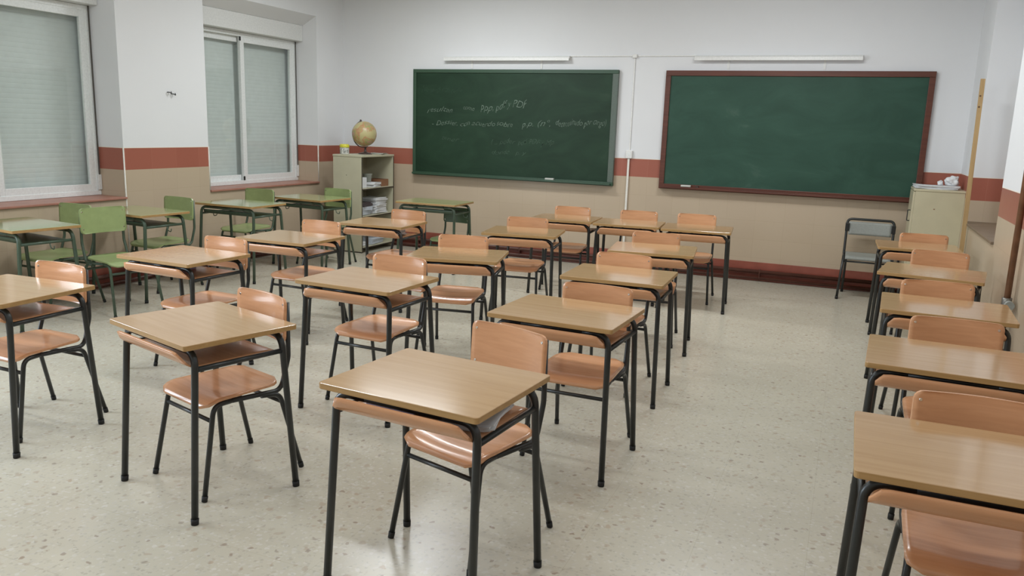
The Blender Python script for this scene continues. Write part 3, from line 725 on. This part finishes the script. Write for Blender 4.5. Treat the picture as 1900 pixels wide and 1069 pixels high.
for z in (.048, .423, .753): add_box(bm, hx - .004, hx + .0035, y0 + .014, y1 - .014, z, z + .012)
add_box(bm, -hx, hx, y0 - .0035, y0, .0, .012)
obj('edge_strip', bm, M['cabedge'], t)
bm = bmesh.new(); add_box(bm, -.015, -.007, y0 - .002, y0 + .001, .92, .928); obj('cam_lock_cap', bm, M['cabedge'], t)
def bc(x, y, z): return (-5.52 + x, -.475 + y, z)
def put(name, label, cat, x, y, z, w, d, h, mat, n=1, rz=0, curl=0, seed=0, group=None):
    p = bc(x, y, z); return sheet_stack(name, label, p[0], p[1], p[2] + .0005, rz, w, d, h, mat, cat, n, curl, group, seed)
put('paper_stack', 'crooked stack of white papers on the middle shelf of the open bookcase', 'papers', .04, .13, .44, .24, .26, .19, M['paper'], 12, .05, .006, 21)
put('magazine_stack', 'short pile of bluish booklets at the near end of the middle bookcase shelf', 'booklets', .05, -.19, .44, .22, .20, .10, M['paperb'], 5, -.1, .004, 22)
put('folder_stack', 'dark folders lying on the bluish booklets in the bookcase', 'folders', .04, -.19, .545, .23, .24, .05, M['folder'], 3, .02, .002, 23)
put('paper_stack', 'low pile of papers at the centre of the upper bookcase shelf', 'papers', .06, .03, .77, .20, .18, .055, M['paper'], 4, .1, .003, 24)
p = bc(.05, -.22, .77)
o = obj('magazine_box', box(-.09, .09, -.075, .055, .0005, .125, .004), M['paper']); o.location = p; tag(o, 'white magazine box at the near end of the upper bookcase shelf', 'box')
o = obj('plastic_tub', add_lathe(bmesh.new(), [(.045, .0005), (.058, .09), (.062, .092), (.062, .098), (.05, .1)], (0, 0, 0), 20), M['greytub']); o.location = bc(.02, .03, .828); tag(o, 'cloudy plastic tub on top of the papers in the upper bookcase shelf', 'tub')
t2 = thing('cardboard_box', 'low brown cardboard box at the far end of the upper bookcase shelf', 'box', bc(.04, .24, .77))
bm = bmesh.new(); add_box(bm, -.10, .10, -.085, .085, .0005, .006); 
for a_ in ((-.10, .10, -.085, -.079), (-.10, .10, .079, .085), (-.10, -.094, -.079, .079), (.094, .10, -.079, .079)): add_box(bm, a_[0], a_[1], a_[2], a_[3], .006, .085)
obj('carton_body', bm, M['carton'], t2); obj('carton_contents', box(-.09, .09, -.075, .075, .0065, .06, .006), M['cabedge'], t2)
put('paper_stack', 'papers on the lowest shelf of the open bookcase', 'papers', .04, .05, .065, .24, .3, .07, M['paperb'], 4, .05, .004, 26)
put('paper_stack', 'small pile of papers at the near end of the lowest bookcase shelf', 'papers', .05, -.25, .065, .2, .13, .05, M['paper'], 3, -.08, .004, 27)
# things on top of the bookcase
ZT = 1.1645
g = thing('globe', 'old yellowed desk globe on the bookcase', 'globe', (-5.512, -.47, ZT))
obj('globe_base', add_lathe(bmesh.new(), [(.085, 0), (.085, .008), (.05, .018), (.016, .028), (.012, .07), (.018, .085)], (.0, 0, 0), 28), M['brownp'], g)
gc = Vector((-.012, 0, .245)); gr = .150; ax = Vector((-.38, .12, .92)).normalized()
bm = bmesh.new(); bmesh.ops.create_uvsphere(bm, u_segments=40, v_segments=24, radius=gr)
for f in bm.faces: f.smooth = True
o = obj('globe_ball', bm, M['globe'], g); o.location = gc; o.rotation_euler = ax.to_track_quat('Z', 'Y').to_euler()
side = ax.cross(Vector((0, -1, .2))).normalized()
if side.x > 0: side = -side
pts = [gc + (ax * math.cos(a) + side * math.sin(a)) * (gr + .014) for a in [math.pi * k / 24 for k in range(25)]]
obj('meridian_arm', tube(pts, .006, 8), M['brownp'], g)
obj('axis_knob', tube([gc + ax * (gr - .002), gc + ax * (gr + .03)], [.016, .011], 12), M['brownp'], g)
c_ = thing('canister', 'small white patterned canister with a yellow lid beside the globe', 'canister', (-5.655, -.70, ZT))
obj('canister_body', add_lathe(bmesh.new(), [(.055, 0), (.056, .004), (.056, .075), (.055, .078)], (0, 0, 0), 24), M['tin'], c_)
obj('canister_lid', add_lathe(bmesh.new(), [(.057, .0785), (.058, .082), (.058, .108), (.05, .116), (.02, .118)], (0, 0, 0), 24), M['yellow'], c_)
put('leaflet', 'loose leaflets lying flat on top of the bookcase beyond the globe', 'papers', .08, .22, 1.164, .16, .22, .012, M['greytub'], 2, .3, .004, 31)

# ================================================================== CLOSED CABINET (right)
t = thing('cabinet', 'yellowish cream closed cabinet in the right corner', 'cabinet', (.770, -.31, 0))
obj('carcass', box(-.195, .215, -.232, .205, .0, 1.085, .002), M['cab2'], t)
obj('top_panel', box(-.212, .219, -.237, .209, 1.0855, 1.105, .003), M['cab2'], t)
d = obj('door', box(-.213, -.1955, -.228, .201, .06, 1.08, .002), M['cab2'], t)
obj('handle', tube(fillet([(-.213, -.155, .80), (-.236, -.155, .80), (-.236, -.155, .90), (-.213, -.155, .90)], .008), .0045, 8), M['steel'], d)
obj('cam_lock_cap', box(-.03, -.018, -.2335, -.2315, .922, .93), M['carton'], t)
sheet_stack('paper_stack', 'flat pile of white papers on top of the closed cabinet', .755, -.32, 1.1055, 0.03, .36, .26, .03, M['paper'], 'papers', 5, .006, None, 41)
bm = bmesh.new(); bmesh.ops.create_icosphere(bm, subdivisions=4, radius=.06)
rn = random.Random(5)
from mathutils import noise
for v in bm.verts:
    v.co *= 1 + .45 * noise.noise(v.co * 26) + .2 * noise.noise(v.co * 60); v.co.z = max(v.co.z * .85, -.034)
for f in bm.faces: f.smooth = True
o = obj('crumpled_cloth', bm, M['tissue']); o.location = (.89, -.33, 1.1775); tag(o, 'crumpled white cloth on the papers on the closed cabinet', 'cloth')
bm = bmesh.new(); bmesh.ops.create_icosphere(bm, subdivisions=3, radius=.026)
for v in bm.verts: v.co *= 1 + .35 * noise.noise(v.co * 60 + Vector((3, 0, 0))); v.co.z = max(v.co.z, -.018)
o = obj('crumpled_paper', bm, M['tissue']); o.location = (.785, -.34, 1.160); tag(o, 'small crumpled white paper ball on the closed cabinet', 'paper')
t = thing('wooden_pole', 'tall pine lath leaning in the right corner by the closed cabinet', 'pole', (.962, -1.04, 0))
P0 = Vector((.0195, 0, .012)); P1 = Vector((-.0215, 0, 2.07))
def lath(P0, P1, hw, hd):
    bm = bmesh.new(); vs = []
    for P in (P0, P1):
        for a, b in ((-hw, -hd), (hw, -hd), (hw, hd), (-hw, hd)): vs.append(bm.verts.new(P + Vector((a, b, 0))))
    bm.faces.new(vs[:4][::-1]); bm.faces.new(vs[4:])
    for k in range(4): bm.faces.new((vs[k], vs[(k + 1) % 4], vs[4 + (k + 1) % 4], vs[4 + k]))
    return bm
P0 = Vector((.004, 0, .001)); P1 = Vector((-.030, 0, 2.07))
obj('lath', lath(P0, P1, .017, .011), M['pine'], t)
bm = bmesh.new()
for z in (1.93, 1.84): 
    c0 = P0 + (P1 - P0) * (z / 2.07); add_tube(bm, [c0 + Vector((-.006, -.0115, 0)), c0 + Vector((-.006, -.0135, 0))], .007, 10)
obj('nail_hole', bm, M['knot'], t)

# ================================================================== GREY CHAIR
t = thing('tubular_chair', 'black tubular chair with pale grey seat and back against the front wall', 'chair', (.235, -.40, 0))
r = .0125
hw = .215
for sx in (-1, 1):
    p = [(sx * (hw + .022), -.20, .012), (sx * hw, -.165, .43)]; lg = obj('leg', tube(p, r, 12), M['steel'], t); obj('foot_cap', tube([(p[0][0], p[0][1], .001), (p[0][0], p[0][1], .03)], .0145, 12), M['rubber'], lg)
    p = [(sx * (hw - .02), .235, .012), (sx * (hw - .025), .12, .43)]; lg = obj('leg', tube(p, r, 12), M['steel'], t); obj('foot_cap', tube([(p[0][0], p[0][1], .001), (p[0][0], p[0][1], .03)], .0145, 12), M['rubber'], lg)
p = fillet([(-hw, -.165, .405), (-hw, .14, .40), (-hw, .20, .755), (hw, .20, .755), (hw, .14, .40), (hw, -.165, .405)], [.04, .05, .05, .04], 7)
obj('back_frame', tube(p, r, 12), M['steel'], t)
obj('stretcher', tube([(-hw, -.166, .375), (hw, -.166, .375)], .009, 10), M['steel'], t)
obj('stretcher', tube([(-hw + .02, .12, .36), (hw - .02, .12, .36)], .009, 10), M['steel'], t)
def fs(u, v):
    x, y = (u * 2 - 1) * (hw - .014), -.185 + .32 * v
    return Vector((x, y, .432 - .012 * math.cos((u - .5) * math.pi) * math.sin(v * math.pi) - (.02 * ((.2 - v) / .2) ** 2 if v < .2 else 0))), Vector((0, 0, 1))
obj('seat', grid_solid(fs, 14, 14, .014), M['greyseat'], t)
def fb(u, v):
    x = (u * 2 - 1) * (hw - .018); return Vector((x, .165 + .015 * math.cos((u - .5) * math.pi) + .018 * v, .60 + .13 * v)), Vector((0, -1, 0))
bk = obj('backrest', grid_solid(fb, 14, 6, .012), M['greyseat'], t)
bm = bmesh.new()
for sx in (-1, 1): add_box(bm, sx * (hw - .004) - .019, sx * (hw - .004) + .019, .158, .2, .635, .715, .004)
obj('back_clamp', bm, M['black'], bk)

# ================================================================== CEILING FIXTURES (out of frame, light the room)
first = None
for k, (lx, ly) in enumerate(LAMPS):
    lab = 'white ceiling lamp, ' + ['left side near the front wall', 'left side at mid-room', 'left side at the back', 'right side near the front wall', 'right side at mid-room', 'right side at the back'][k]
    if first is None:
        first = thing('ceiling_lamp', lab, 'lamp', (lx, ly, ZC), 0, 'ceiling lamps')
        obj('lamp_body', box(-.62, .62, -.14, .14, -.08, -.0005, .006), M['lampw'], first)
        for yy in (-.06, .06): obj('fluorescent_tube', tube([(-.58, yy, -.096), (.58, yy, -.096)], .013, 10), M['paper'], first)
    else: dup(first, (lx, ly, ZC), 0, lab)
bpy.context.view_layer.update()
